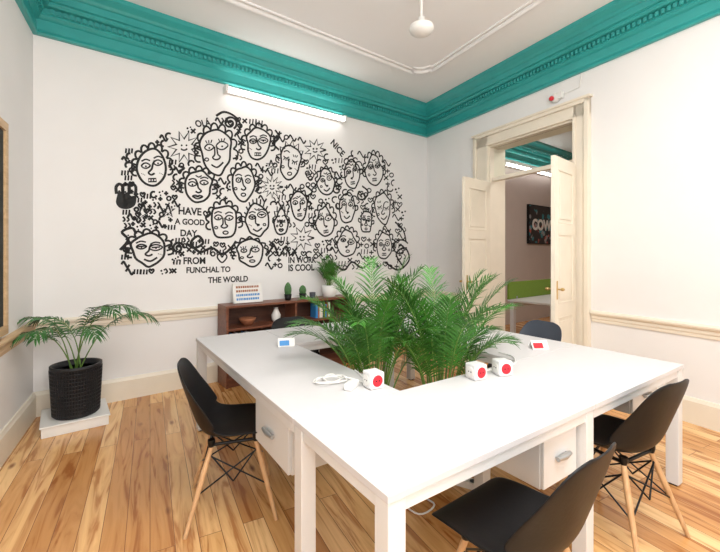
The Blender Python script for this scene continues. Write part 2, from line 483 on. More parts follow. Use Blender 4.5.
B1, B2, B3 = .635, 1.85, 2.5
D1 = desk(0, A2, 0, B1, ['ln', 'rn', 'lf', 'rf'])
D2 = desk(A2, A4, 0, B1, ['rn', 'rf'])
D3 = desk(0, A1, B1, B3, ['lf', 'rf'])
D4 = desk(A3, A4, B1, B3, ['rf', 'lf'])
D5 = desk(A1, A3, B2, B3, ['ln', 'rn'])

def pedestal(a0, a1, b0, b1, z0, z1, face, n=2):
    mb = MB(); mb.box(a0, a1, b0, b1, z0, z1)
    h = (z1-z0)/n
    for i in range(n):
        za, zb = z0+i*h+.004, z0+(i+1)*h-.004; zc = (za+zb)/2
        if face == 'l':
            mb.box(a0-.016, a0, b0+.004, b1-.004, za, zb)
            if i == n-1 or n == 1:
                c = (b0+b1)/2; mb.tube([(a0-.030, c-.06, zc), (a0-.034, c, zc), (a0-.030, c+.06, zc)], [.010, .014, .010], 10, 1)
                mb.tube([(a0-.030, c-.04, zc), (a0-.014, c-.04, zc)], .005, 6, 1); mb.tube([(a0-.030, c+.04, zc), (a0-.014, c+.04, zc)], .005, 6, 1)
        else:
            mb.box(a0+.004, a1-.004, b0-.016, b0, za, zb)
            if i == n-1 or n == 1:
                c = (a0+a1)/2; mb.tube([(c-.05, b0-.030, zc), (c, b0-.034, zc), (c+.05, b0-.030, zc)], [.010, .014, .010], 10, 1)
                mb.tube([(c-.04, b0-.030, zc), (c-.04, b0-.014, zc)], .005, 6, 1); mb.tube([(c+.04, b0-.030, zc), (c+.04, b0-.014, zc)], .005, 6, 1)
    return mb.build('drawer_pedestal', [M_deskleg, M_metal], F_t, bevel=.003)
pedestal(.05, .50, .75, 1.18, .43, .668, 'l', 1)
pedestal(.85, 1.12, .06, .56, .44, .668, 'n', 1)
pedestal(1.86, 2.22, .12, .55, .50, .668, 'n', 1)

# ------------------------------------------------------------------ palms
def blade(mb, p, d, up, ln, w, droop, m, seg=4):
    d = d.normalized(); side = d.cross(up)
    if side.length < 1e-3: side = Vector((1, 0, 0))
    side.normalize(); pts = []; q = p.copy(); dd = d.copy()
    prof = [.35, 1, .9, .55, .04] if seg == 4 else [.4, 1, .6, .04]
    for i in range(seg+1):
        pts.append(q.copy()); q = q+dd*(ln/seg); dd = (dd+Vector((0, 0, -droop))).normalized()
    vs = []
    for i, a in enumerate(pts):
        hw = w*.5*prof[i]
        vs += [a-side*hw, a+up*(-hw*.5), a+side*hw]
    fs = []
    for i in range(seg):
        o = i*3; fs += [(o, o+1, o+4, o+3), (o+1, o+2, o+5, o+4)]
    mb.add(vs, fs, m, True)
def frond(mb, base, az, lean, ln, bend, nl, ll, lw, start=.35, stem=.006, ang=50, droop=.12, lm=0, sm=1, vee=.35):
    h = Vector((math.cos(az), math.sin(az), 0)); d = (h*math.sin(lean)+Vector((0, 0, math.cos(lean)))).normalized()
    K = 22; pts = [base.copy()]; q = base.copy(); ds = [d.copy()]
    for i in range(K):
        t = i/K; q = q+d*(ln/K); d = (d+Vector((0, 0, -1))*bend*(.15*t+1.9*t**2.5)/K + h*bend*.6*(.1+t)/K).normalized(); pts.append(q.copy()); ds.append(d.copy())
    mb.tube(pts, [stem*(1-.8*i/K) for i in range(K+1)], 5, sm)
    sd = Vector((-h.y, h.x, 0))
    for i in range(nl):
        t = start+(1-start)*(i+.5)/nl; x = t*K; k = min(int(x), K-1); f = x-k
        p = pts[k].lerp(pts[k+1], f); tan = ds[k]; up = sd.cross(tan)
        if up.z < 0: up = -up
        u = (t-start)/(1-start); L = ll*(math.sin(math.pi*(.16+.78*u))**.6)*rnd.uniform(.85, 1.1)
        for s in (-1, 1):
            a = math.radians(ang*(1-.45*u)+rnd.uniform(-8, 8))
            dr = tan*math.cos(a)+sd*s*math.sin(a)+up*vee*rnd.uniform(.4, 1.2)
            blade(mb, p, dr, up, L, lw, droop*rnd.uniform(.6, 1.6), lm)
def plant_mb(cx, cy, z, n, lean, ln, bend, nl, ll, lw, spread=.05, **kw):
    mb = MB()
    for i in range(n):
        az = 2*math.pi*(i*.618034)+rnd.uniform(-.3, .3)
        f = (i+.5)/n
        r = spread*math.sqrt(f)
        b = Vector((cx+r*math.cos(az), cy+r*math.sin(az), z))
        frond(mb, b, az, lean[0]+(lean[1]-lean[0])*f+rnd.uniform(-.05, .05), (ln[0]+(ln[1]-ln[0])*rnd.random())*(1-.08*f), bend*(.5+.7*f)*rnd.uniform(.8, 1.2), nl, ll, lw, **kw)
    return mb

def potted_areca(x, y, seed, n=22, top=1.0):
    rnd.seed(seed)
    E = empty('potted_areca_palm', Matrix.Translation((x, y, 0)))
    mb = MB(); mb.lathe([(.10, 0), (.12, .01), (.145, .30), (.155, .31), (.155, .34), (.14, .34), (.135, .30)], n=28); mb.build('pot', [M_pot], parent=E)
    mb = MB(); mb.lathe([(.001, .298), (.135, .30)], n=24, cap=False); mb.build('soil', [M_soil], parent=E)
    mb = plant_mb(0, 0, .29, n, (.02, .26), (.90*top, 1.22*top), 2.3, 30, .175, .0095, spread=.07, start=.44, stem=.007, droop=.17, ang=54, vee=.28)
    for i in range(9):
        az = i*.7; b = Vector((.06*math.cos(az), .06*math.sin(az), .29)); l = Vector((math.cos(az), math.sin(az), 0))*rnd.uniform(.04, .14)
        mb.tube([b, b+l*.4+Vector((0, 0, .3)), b+l+Vector((0, 0, rnd.uniform(.5, .65)))], [.008, .006, .003], 6, 1)
    mb.build('foliage', [M_leaf, M_stem], parent=E, recalc=False)
P1 = F_t @ Vector((.86, 1.24, 0)); P2 = F_t @ Vector((1.17, .93, 0))
potted_areca(P1.x, P1.y, 11, 24, .95)
potted_areca(P2.x, P2.y, 5, 24, .92)

rnd.seed(3)
mb = MB(); F_p = frame((-2.40, 3.29), U)
mb.box(-.22, .22, -.22, .22, 0, .085); mb.box(-.23, .23, -.23, .23, .075, .09)
mb.build('plant_platform', [M_white], F_p, bevel=.006)
E = empty('potted_kentia_palm', Matrix.Translation((-2.37, 3.26, .091)))
mb = MB()
mb.lathe([(.150, 0), (.158, .008), (.176, .385), (.182, .39), (.182, .415), (.165, .415), (.16, .37)], n=40)
for i in range(56):
    w = 2*math.pi*i/56
    mb.tube([(.161*math.cos(w), .161*math.sin(w), .015), (.179*math.cos(w), .179*math.sin(w), .385)], .005, 5)
for z in [.03+.03*k for k in range(12)]:
    r = .162+.018*z/.385
    mb.tube([((r)*math.cos(2*math.pi*k/40), (r)*math.sin(2*math.pi*k/40), z) for k in range(40)], .0045, 5, closed=True)
mb.build('basket_pot', [M_pot], parent=E)
mb = MB(); mb.lathe([(.001, .37), (.16, .37)], n=24, cap=False); mb.build('soil', [M_soil], parent=E)
mb = MB()
specs = [(-8, .26, .92, 4.0), (12, .40, .84, 3.8), (-42, .42, .78, 3.8), (215, .16, .74, 4.2), (250, .35, .66, 3.8), (-80, .3, .72, 4.0), (190, .08, .66, 4.0), (-20, .10, .84, 4.2)]
for az, le, ln, bd in specs:
    frond(mb, Vector((rnd.uniform(-.03, .03), rnd.uniform(-.03, .03), .36)), math.radians(az), le, ln, bd, 18, .18, .015, start=.45, stem=.006, ang=60, droop=.30, vee=.05)
mb.build('foliage', [M_leaf2, M_stem], parent=E, recalc=False)

# ------------------------------------------------------------------ bookshelf
SX0, SX1, SH, SD = 1.57, 3.22, .87, .33
mb = MB(); t = .025; y0, y1 = -SD, -.045
mb.box(SX0, SX1, y0, y1, SH-t, SH); mb.box(SX0, SX0+t, y0, y1, .0, SH-t); mb.box(SX1-t, SX1, y0, y1, .0, SH-t)
mb.box(SX0+t, SX1-t, y0+.005, y1, .07, .07+t); mb.box(SX0+t, SX1-t, y0+.02, y0+.035, 0, .07)
mb.box(SX0+t, SX1-t, y0+.005, y1, .34, .34+t); mb.box(SX0+t, SX1-t, y0+.005, y1, .60, .60+t)
mb.box(SX0+t, SX1-t, y1-.012, y1, .07, SH-t, 1)
xm = (SX0+SX1)/2
mb.box(xm-.012, xm+.012, y0+.005, y1, .07, SH-t)
mb.build('wooden_bookshelf', [M_walnut, M_walnut_d], F_m, bevel=.002)
def shelf_obj(name, x, z, fn, y=-.2):
    mb = MB(); mats = fn(mb); return mb.build(name, mats, F_m @ Matrix.Translation((x, y, z+.001)))
def books(mb):
    x = 0; ms = [M_blue, M_terra, M_white, M_cream, M_grey, M_green]
    for i in range(9):
        w = rnd.uniform(.015, .032); h = rnd.uniform(.15, .19); mb.box(x, x+w-.001, -.07, .06, 0, h, i % 6); x += w
    return ms
shelf_obj('row_of_books', SX0+.08, .365, books); shelf_obj('row_of_books', xm+.3, .625, books); shelf_obj('row_of_books', xm+.15, .095, books)
def bowl(mb):
    mb.lathe([(.03, 0), (.05, .005), (.09, .06), (.095, .08), (.085, .08), (.045, .02)], n=20); return [M_terra]
shelf_obj('clay_bowl', SX0+.28, .625, bowl); shelf_obj('clay_bowl', xm+.2, .365, bowl)
def crate(mb):
    mb.box(-.13, .13, -.08, .08, 0, .008)
    for z in (.02, .07, .12):
        mb.box(-.13, .13, -.085, -.077, z, z+.035); mb.box(-.13, .13, .077, .085, z, z+.035); mb.box(-.135, -.127, -.08, .08, z, z+.035); mb.box(.127, .135, -.08, .08, z, z+.035)
    for a in (-.12, .112):
        for b in (-.077, .069): mb.box(a, a+.008, b, b+.008, 0, .155)
    return [M_oak]
shelf_obj('slatted_crate', SX0+.5, .095, crate); shelf_obj('slatted_crate', xm-.25, .365, crate)
def vase(mb):
    mb.lathe([(.03, 0), (.05, .03), (.055, .08), (.03, .13), (.022, .16), (.028, .17), (.02, .165)], n=20); return [M_white]
shelf_obj('ceramic_vase', xm-.2, .625, vase)
E = empty('letter_board', F_m @ Matrix.Translation((SX0+.30, -.17, SH+.002)) @ Matrix.Rotation(math.radians(-9), 4, 'X'))
mb = MB(); mb.box(-.17, .17, -.012, .012, 0, .22); mb.box(-.16, .16, -.014, -.012, .01, .21, 1)
for x0, x1, y0_, y1_ in ((-.17, .17, 0, .012), (-.17, .17, .208, .22), (-.17, -.158, 0, .22), (.158, .17, 0, .22)): mb.box(x0, x1, -.02, -.012, y0_, y1_, 0)
for r_ in range(4):
    z = .165-.045*r_; x = -.135
    while x < .12:
        w = rnd.choice((.012, .016, .02)); mb.box(x, x+w, -.017, -.014, z, z+.024, 2 if r_ < 2 else 3); x += w+.007
mb.build('panel', [M_white, M_white, M_terra, M_blue], parent=E)
def cactus(mb, k=1.0):
    mb.lathe([(.03, 0), (.035, .005), (.045, .07), (.04, .07), (.035, .06)], n=16)
    pr = []
    for i in range(9):
        t_ = i/8; r = .040*math.sin(math.pi*(.15+.85*t_))**.6+.002; z = .06+.15*k*t_
        pr.append((r, z))
    for j in range(10):
        w = 2*math.pi*j/10
        mb.tube([(r*.75*math.cos(w), r*.75*math.sin(w), z) for r, z in pr], [max(.003, r*.32) for r, z in pr], 6, 1)
    mb.lathe(pr, n=12, m=1)
    return [M_black, M_cactus]
shelf_obj('potted_cactus', SX0+.78, SH, cactus); shelf_obj('potted_cactus', SX0+.98, SH, lambda m_: cactus(m_, .7))
def smallcup(mb):
    mb.lathe([(.028, 0), (.033, .005), (.04, .07), (.036, .07), (.03, .01)], n=16); return [M_grey]
shelf_obj('small_cup', SX0+1.12, SH, smallcup)
rnd.seed(21)
E = empty('potted_parlor_palm', F_m @ Matrix.Translation((SX0+1.36, -.21, SH+.001)))
mb = MB(); mb.lathe([(.07, 0), (.08, .005), (.095, .15), (.088, .15), (.08, .12)], n=24); mb.build('pot', [M_white], parent=E)
mb = MB(); mb.lathe([(.001, .13), (.088, .13)], n=20, cap=False); mb.build('soil', [M_soil], parent=E)
mb = plant_mb(0, 0, .12, 24, (.02, .40), (.28, .42), 1.6, 12, .09, .010, spread=.03, start=.3, stem=.003)
mb.build('foliage', [M_leaf, M_stem], parent=E, recalc=False)

# ------------------------------------------------------------------ chalkboard on the left wall
mb = MB(); x1 = RL-.86; x0 = x1-1.9
mb.box(x0, x1, -.02, -.004, .93, 2.26, 1)
mb.box(x0-.05, x1+.05, -.035, -.002, 2.26, 2.32); mb.box(x0-.05, x1+.05, -.035, -.002, .87, .93)
mb.box(x0-.05, x0, -.035, -.002, .93, 2.26); mb.box(x1, x1+.05, -.035, -.002, .93, 2.26)
mb.build('framed_chalkboard', [M_oakframe, M_board], F_l, bevel=.003)

# ------------------------------------------------------------------ lamps
def tube_lamp(name, F, xc, z, ln, y=-.075):
    mb = MB()
    mb.box(xc-ln/2, xc+ln/2, y+.02, 0, z-.025, z+.035)
    mb.box(xc-ln/2-.01, xc-ln/2+.02, y-.035, 0, z-.035, z+.04); mb.box(xc+ln/2-.02, xc+ln/2+.01, y-.035, 0, z-.035, z+.04)
    mb.tube([(xc-ln/2+.02, y-.005, z-.0), (xc+ln/2-.02, y-.005, z-.0)], .026, 14, 1)
    return mb.build(name, [M_white, M_glow], F)
tube_lamp('wall_tube_lamp', F_m, 2.46, 3.26, 1.62)
tube_lamp('wall_tube_lamp', F_m, 8.1, 3.20, 2.0)
tube_lamp('wall_tube_lamp', F_b, 2.5, 3.2, 1.62)  # unseen extra lamp, added behind the camera to light the room

mb = MB()
mb.tube([(.52, 3.3, CEIL), (.52, 3.3, 3.42)], .011, 10)
mb.lathe([(.012, .0), (.07, .0), (.075, .02), (.03, .06), (.014, .07)], (.52, 3.3, CEIL-.07), 20)
mb.lathe([(.004, -.06), (.045, -.055), (.09, -.035), (.105, -.005), (.10, .015), (.055, .03), (.03, .045), (.03, .09), (.012, .10)], (.52, 3.3, 3.33), 28)
mb.build('ceiling_pendant', [M_white])

mb = MB()
R90 = Matrix.Rotation(math.pi/2, 4, 'X')
mb.lathe([(.05, .001), (.055, .01), (.05, .045), (.03, .05)], n=24, M=Matrix.Translation((2.33, 0, 3.17)) @ R90)
mb.lathe([(.018, .05), (.026, .055), (.026, .075), (.015, .085)], n=20, m=1, M=Matrix.Translation((2.31, 0, 3.16)) @ R90)
mb.box(2.37, 2.42, -.05, -.001, 3.14, 3.21, 0)
mb.tube([(2.42, -.012, 3.18), (2.60, -.012, 3.19), (2.62, -.012, 3.3), (2.62, -.012, 3.33)], .006, 6, 0)
mb.build('alarm_sounder', [M_white, M_red], F_r)

# ------------------------------------------------------------------ table-top things
def power_cube(a, b, rot, reds=(0,)):
    M = F_t @ Matrix.Translation((a, b, TZ+.001)) @ Matrix.Rotation(math.radians(rot), 4, 'Z')
    mb = MB(); h = .042
    mb.box(-h, h, -h, h, 0, 2*h)
    E = empty('power_socket_cube', M)
    mb.build('body', [M_cube], parent=E, bevel=.009)
    mb = MB()
    for k in range(4):
        Rk = Matrix.Rotation(k*math.pi/2, 4, 'Z') @ Matrix.Translation((0, -h, h)) @ R90
        m_ = 1 if k in reds else 0
        mb.lathe([(.029, -.002), (.029, .0022), (.025, .0022)], n=24, m=m_, M=Rk)
        mb.lathe([(.0245, .0005), (.0245, .0018)], n=24, m=m_, M=Rk)
        for s in (-1, 1): mb.lathe([(.004, .0015), (.004, .0026)], (s*.009, 0, 0), 8, 2, M=Rk)
    mb.build('sockets', [M_white, M_red, M_black], parent=E)
power_cube(.50, .75, -5); power_cube(1.045, .545, -8); power_cube(1.225, .51, -22)
mb = MB()
mb.box(-.05, .05, -.022, .022, .001, .034, 0, Matrix.Translation((.40, .80, TZ)) @ Matrix.Rotation(.6, 4, 'Z'))
mb.build('cable_box', [M_white], F_t, bevel=.006)
mb = MB(); Z = TZ+.006
for i0, (cx, cy, ra, rb) in enumerate(((.36, .97, .085, .05), (.39, .95, .06, .07), (.34, .93, .07, .045))):
    mb.tube([(cx+ra*math.cos(w*.26+i0), cy+rb*math.sin(w*.26+i0), Z+.006*i0+.003*math.sin(w)) for w in range(24)], .0045, 6)
mb.tube(catmull([(.44, .93, Z+.01), (.48, .89, Z), (.49, .83, Z), (.50, .80, Z+.03)]), .0045, 6)
mb.tube(catmull([(.53, .78, Z+.03), (.555, .82, Z), (.54, .90, Z), (.56, .97, Z), (.573, 1.03, Z)]), .0045, 6)
mb.tube(catmull([(1.09, .57, Z+.02), (1.12, .60, Z), (1.15, .60, Z), (1.18, .55, Z+.02)]), .0045, 6)
mb.tube(catmull([(1.27, .55, Z+.03), (1.32, .59, Z), (1.42, .58, Z), (1.50, .61, Z), (1.60, .70, Z), (1.62, .82, Z)]), .0045, 6)
mb.build('white_power_cable', [M_white], F_t)
def card(a, b, rot, m):
    M = F_t @ Matrix.Translation((a, b, TZ+.001)) @ Matrix.Rotation(math.radians(rot), 4, 'Z')
    mb = MB()
    mb.add([(-.06, -.035, 0), (.06, -.035, 0), (.06, 0, .055), (-.06, 0, .055), (.06, .035, 0), (-.06, .035, 0)], [(0, 1, 2, 3), (3, 2, 4, 5)], 0)
    mb.add([(-.05, -.034, .008), (.02, -.034, .008), (.02, -.013, .041), (-.05, -.013, .041)], [(0, 1, 2, 3)], 1)
    ob = mb.build('tent_card', [M_white, m], M, solid=.002)
card(.50, 1.84, -20, M_blue); card(1.97, .74, -30, M_red)
mb = MB(); M = Matrix.Translation((.60, 2.42, 0)) @ Matrix.Rotation(math.radians(-30), 4, 'Z')
mb.box(-.15, .15, -.028, .028, 0, .04, 0, M)
for i in range(4): mb.lathe([(.02, .04), (.02, .0415)], (-.11+.07*i, 0, 0), 16, 1, M=M)
mb.tube(catmull([tuple(M @ Vector((-.15, 0, .02))), (.43, 2.45, .006), (.36, 2.3, .006), (.42, 2.2, .006), (.32, 2.12, .006), (.22, 2.25, .006), (.1, 2.5, .006)]), .005, 6, 0)
mb.build('floor_power_strip', [M_white, M_grey])

# ------------------------------------------------------------------ mural
def mw(x, y):
    """image pixel coordinates, unprojected from the camera -> metres along / up the mural wall"""
    r = (x-360)/390.0; s = (2.85+3.40*r)/(.7938-.6082*r); d = 3.40+.6082*s
    return Vector((s, 1.42+(254-y)*d/390.0))
mur = MB()
def stroke(P, closed=False, sm=True, wd=.020):
    wd *= 1.14
    if sm and len(P) > 2: P = catmull(P, closed)
    Q = [mw(*p) for p in P]; n = len(Q); vs = []
    for i in range(n):
        a = Q[(i-1) % n] if closed else Q[max(i-1, 0)]; c = Q[(i+1) % n] if closed else Q[min(i+1, n-1)]
        t = (c-a)
        if t.length < 1e-6: t = Vector((1, 0))
        t.normalize(); nn = Vector((-t.y, t.x))*wd*.5
        vs += [(Q[i].x+nn.x, -.003, Q[i].y+nn.y), (Q[i].x-nn.x, -.003, Q[i].y-nn.y)]
    fs = []
    for i in range(n if closed else n-1):
        j = (i+1) % n; fs.append((2*i, 2*i+1, 2*j+1, 2*j))
    mur.add(vs, fs)
def ell(cx, cy, rx, ry, n=10, a0=0, a1=2*math.pi, closed=True, **k):
    m = n if closed else n+1
    stroke([(cx+rx*math.cos(a0+(a1-a0)*i/n), cy+ry*math.sin(a0+(a1-a0)*i/n)) for i in range(m)], closed, **k)
def dot(cx, cy, r):
    c = [mw(cx+r*math.cos(i*math.pi/4), cy+r*math.sin(i*math.pi/4)) for i in range(8)]
    mur.add([(p.x, -.003, p.y) for p in c], [tuple(range(8))])
def face(cx, cy, w, h, hair, rot=0):
    hx, hy = w/2, h/2; ca, sa = math.cos(rot), math.sin(rot)
    def q(u, v): return (cx+(u*ca-v*sa)*hx, cy+(u*sa+v*ca)*hy)
    T, Tt = .0195, .013
    kind = rnd.randint(0, 3); pts = []
    for i in range(14):
        a = 2*math.pi*i/14; cu, sv = math.cos(a), math.sin(a)
        if kind == 0: u, v = cu*.80, sv
        elif kind == 1: u, v = math.copysign(abs(cu)**.6, cu)*.78, math.copysign(abs(sv)**.7, sv)*.92
        elif kind == 2: u, v = cu*(.88 if sv < 0 else .62+.1*abs(cu)), sv*1.02
        else: u, v = cu*(.66 if sv < 0 else .88), sv
        r = 1+rnd.uniform(-.07, .07); pts.append(q(u*r, v*r))
    stroke(pts, True, wd=T)
    st = rnd.randint(0, 4); ey0 = -.2+rnd.uniform(-.08, .06); tl = rnd.uniform(-.09, .09)
    big = rnd.choice((1.0, 1.0, 1.3))
    for s in (-1, 1):
        ex, ey = s*.34, ey0+tl*s; k_ = big if s > 0 else 1.0
        if st in (0, 1, 2):
            P = [(-.24, 0), (-.1, -.13), (.08, -.13), (.24, 0), (.08, .12), (-.1, .12)]
            stroke([q(ex+a*k_, ey+b*k_) for a, b in P], True, wd=Tt)
            if st == 0: stroke([q(ex-.2, ey-.02), q(ex+.2, ey-.02)], wd=Tt)
            dot(*q(ex, ey+.03), 1.0)
        elif st == 3:
            stroke([q(ex-.22, ey), q(ex, ey+.10), q(ex+.22, ey)], wd=Tt)
            for k in (-1, 0, 1): stroke([q(ex+k*.12, ey+.1), q(ex+k*.18, ey+.24)], wd=.011)
        else:
            stroke([q(ex+.17*k_*math.cos(a), ey+.13*k_*math.sin(a)) for a in [j*math.pi/4 for j in range(8)]], True, wd=Tt); dot(*q(ex, ey), .9)
        if rnd.random() < .6: stroke([q(ex-.24, ey-.24), q(ex, ey-.34), q(ex+.24, ey-.26)], wd=Tt)
        else:
            for k in (-1, 0, 1): stroke([q(ex+k*.10, ey-.19), q(ex+k*.17, ey-.33)], wd=.011)
        if rnd.random() < .75: stroke([q(s*.80, -.14), q(s*1.06, -.24), q(s*1.10, .02), q(s*.82, .12)], wd=.016)
    d = rnd.choice((-1, 1)); nt = rnd.randint(0, 2)
    if nt == 0: stroke([q(.16*d, ey0-.2), q(.05*d, ey0), q(-.02*d, .05), q(-.2*d, .24), q(-.05*d, .36), q(.14*d, .28)], wd=.016)
    elif nt == 1: stroke([q(-.06, ey0), q(-.08, .1), q(-.2, .24), q(-.08, .34), q(.08, .34), q(.2, .24), q(.08, .1), q(.06, ey0)], wd=.015)
    else: stroke([q(.1*d, ey0+.02), q(.1*d, .2), q(-.16*d, .3), q(.02*d, .36)], wd=.016)
    mt = rnd.randint(0, 3)
    if mt == 0:
        stroke([q(-.3, .60), q(-.12, .52), q(0, .57), q(.12, .52), q(.3, .60), q(0, .74)], True, wd=Tt); stroke([q(-.26, .62), q(.26, .62)], wd=.010)
    elif mt == 1: stroke([q(-.3, .55), q(0, .70), q(.34, .5)], wd=.016)
    elif mt == 2:
        stroke([q(-.2, .56), q(.2, .56), q(.22, .72), q(-.22, .72)], True, sm=False, wd=Tt)
        for k in (-.07, .07): stroke([q(k, .56), q(k, .72)], wd=.010)
    else: ell(*q(.05, .63), hx*.16, hy*.09, 7, wd=Tt)
    for s in (-1, 1):
        g = rnd.random()
        if g < .25: ell(*q(s*.52, .3), hx*.1, hy*.07, 6, wd=.011)
        elif g < .5:
            for k in (-1, 0, 1): dot(*q(s*.5+k*.08, .32+.04*k), .5)
    if rnd.random() < .35:
        stroke([q(-.18, -.72), q(0, -.62), q(.18, -.72)], wd=.012)
    if hair == 'curl':
        n = rnd.randint(6, 8)
        for i in range(n):
            a = math.pi*(1.02+.96*i/(n-1)); c = q(.88*math.cos(a), 1.08*math.sin(a))
            rr = min(hx, hy)*rnd.uniform(.22, .34)
            ell(c[0], c[1], rr, rr, 8, a+math.pi*.85, a+math.pi*2.3, closed=False, wd=.017)
    elif hair == 'spike':
        P = []
        for i in range(15):
            a = math.pi*(1.0+1.0*i/14); r = 1.0 if i % 2 == 0 else 1.34
            P.append(q(.85*r*math.cos(a), r*math.sin(a)))
        stroke(P, sm=False, wd=.017)
    elif hair == 'wave':
        P = []
        for i in range(33):
            a = math.pi*(.9+1.2*i/32); r = 1.16+.10*math.sin(i*math.pi/2)
            P.append(q(.88*r*math.cos(a), r*math.sin(a)))
        stroke(P, wd=.018)
    elif hair == 'lines':
        for i in range(9):
            a = math.pi*(1.12+.76*i/8); stroke([q(.82*math.cos(a), math.sin(a)), q(.98*math.cos(a), 1.36*math.sin(a))], wd=.016)
    elif hair == 'cloud':
        n = 9
        for i in range(n):
            a0, a1 = [math.pi*(.88+1.24*(i+k)/n) for k in (0, 1)]
            pp = []
            for k in range(7):
                f = k/6; a = a0+(a1-a0)*f; r = 1.04+.27*math.sin(math.pi*f)**.7
                pp.append(q(.88*r*math.cos(a), r*math.sin(a)))
            stroke(pp, wd=.018)
def sunburst(cx, cy, r, n=11, inner=.5, smile=True):
    P = []
    for i in range(2*n):
        a = math.pi*i/n; R = r if i % 2 == 0 else r*inner
        P.append((cx+R*math.cos(a), cy+R*math.sin(a)))
    stroke(P+[P[0]], sm=False, wd=.019)
    if smile:
        dot(cx-r*.15, cy-r*.1, 1.0); dot(cx+r*.15, cy-r*.1, 1.0); ell(cx, cy+r*.05, r*.2, r*.15, 5, .3, 2.8, False, wd=.014)
def star(cx, cy, r):
    P = [(cx+r*math.sin(4*math.pi*i/5), cy-r*math.cos(4*math.pi*i/5)) for i in range(5)]; stroke(P+[P[0]], sm=False, wd=.018)
def spiral(cx, cy, r, turns=2, a0=0):
    stroke([(cx+r*(i/24)*math.cos(a0+turns*2*math.pi*i/24), cy+r*(i/24)*math.sin(a0+turns*2*math.pi*i/24)) for i in range(3, 25)], wd=.021)
def heart(cx, cy, r):
    stroke([(cx, cy+r), (cx-r, cy), (cx-r*.9, cy-r*.7), (cx-r*.4, cy-r*.8), (cx, cy-r*.2), (cx+r*.4, cy-r*.8), (cx+r*.9, cy-r*.7), (cx+r, cy)], True, wd=.015)
rnd.seed(44)
faces = [(152, 168, 36, 38, 'cloud'), (216, 152, 38, 44, 'cloud'), (258, 144, 30, 32, 'cloud'), (290, 163, 26, 34, 'spike'), (326, 182, 20, 26, 'wave'), (352, 174, 19, 28, 'curl'), (374, 170, 20, 30, 'cloud'),
         (198, 187, 34, 32, 'cloud'), (243, 184, 28, 34, 'cloud'), (299, 206, 21, 28, 'wave'), (347, 208, 19, 30, 'curl'), (383, 209, 20, 30, 'cloud'),
         (224, 222, 32, 34, 'cloud'), (257, 220, 28, 32, 'lines'), (281, 222, 15, 26, 'spike'), (325, 222, 21, 30, 'cloud'), (149, 250, 42, 32, 'cloud'), (250, 253, 34, 26, 'wave'),
         (347, 243, 22, 26, 'cloud'), (384, 246, 19, 26, 'cloud'), (366, 222, 14, 22, 'lines'), (173, 232, 0, 0, '')]
faces = [f for f in faces if f[2]]
for f in faces: face(*f, rot=rnd.uniform(-.14, .14))
suns = [(184, 147, 16, 10), (315, 150, 11, 9), (272, 187, 11, 12), (302, 238, 12, 9)]
for s_ in suns: sunburst(*s_)
star(143, 212, 10); star(168, 211, 7); star(271, 165, 5); spiral(230, 123, 7, 2, 1); spiral(178, 248, 6, 2); spiral(400, 248, 9, 1.6, 2); spiral(337, 190, 5, 1.6, 2); spiral(362, 196, 5, 1.7, 0)
stroke([(186, 243), (194, 248), (203, 243), (198, 236), (191, 243), (200, 252), (212, 248), (222, 254), (231, 248), (236, 241)], wd=.024)
stroke([(268, 254), (274, 246), (279, 256), (286, 246), (290, 255), (297, 248)], wd=.022)
stroke([(120, 250), (128, 240), (122, 232), (132, 228), (136, 234)], wd=.022)
stroke([(385, 262), (398, 270), (409, 260), (405, 248), (396, 254), (404, 268)], wd=.026)
stroke([(395, 222), (403, 230), (406, 242)], wd=.024)
stroke([(334, 264), (344, 270), (352, 262), (362, 268), (372, 262), (380, 268)], wd=.024)
stroke([(216, 116), (224, 112), (234, 116), (240, 124), (238, 134)], wd=.022)
stroke([(275, 130), (279, 137), (274, 144), (279, 150)], wd=.022)
stroke([(178, 166), (184, 168), (178, 172)], wd=.022)
stroke([(306, 186), (312, 192), (306, 198), (312, 204)], wd=.022)
stroke([(362, 186), (368, 192), (364, 200)], wd=.022)
heart(222, 258, 4.5); heart(207, 214, 3.2); heart(310, 176, 3.6)
body = [(117, 196), (119, 190), (123, 194), (128, 192), (131, 196), (136, 196), (135, 205), (128, 209), (120, 208), (116, 203)]
sp = [mw(*p) for p in catmull(body, True)]
ctr = mw(126, 201); mur.add([(ctr.x, -.003, ctr.y)]+[(p.x, -.003, p.y) for p in sp], [(0, i+1, (i+1) % len(sp)+1) for i in range(len(sp))])
for cx in (119.5, 126, 132.5):
    stroke([(cx-3, 194), (cx-3.4, 187), (cx, 184), (cx+3.2, 187), (cx+3, 194)], wd=.024)
def inside(x, y):
    tx = [(125, 152), (180, 132), (210, 116), (260, 122), (300, 140), (340, 148), (385, 158), (403, 205)]
    for i in range(len(tx)-1):
        if tx[i][0] <= x <= tx[i+1][0]:
            f = (x-tx[i][0])/(tx[i+1][0]-tx[i][0]); top = tx[i][1]+f*(tx[i+1][1]-tx[i][1])
            return top < y < (268 if x > 240 else (254 if x > 185 else 272))
    return False
placed = []
txt_zones = [(174, 205, 206, 240), (180, 254, 250, 285), (284, 257, 322, 273), (192, 116, 214, 131), (326, 134, 348, 156)]
tries = 0
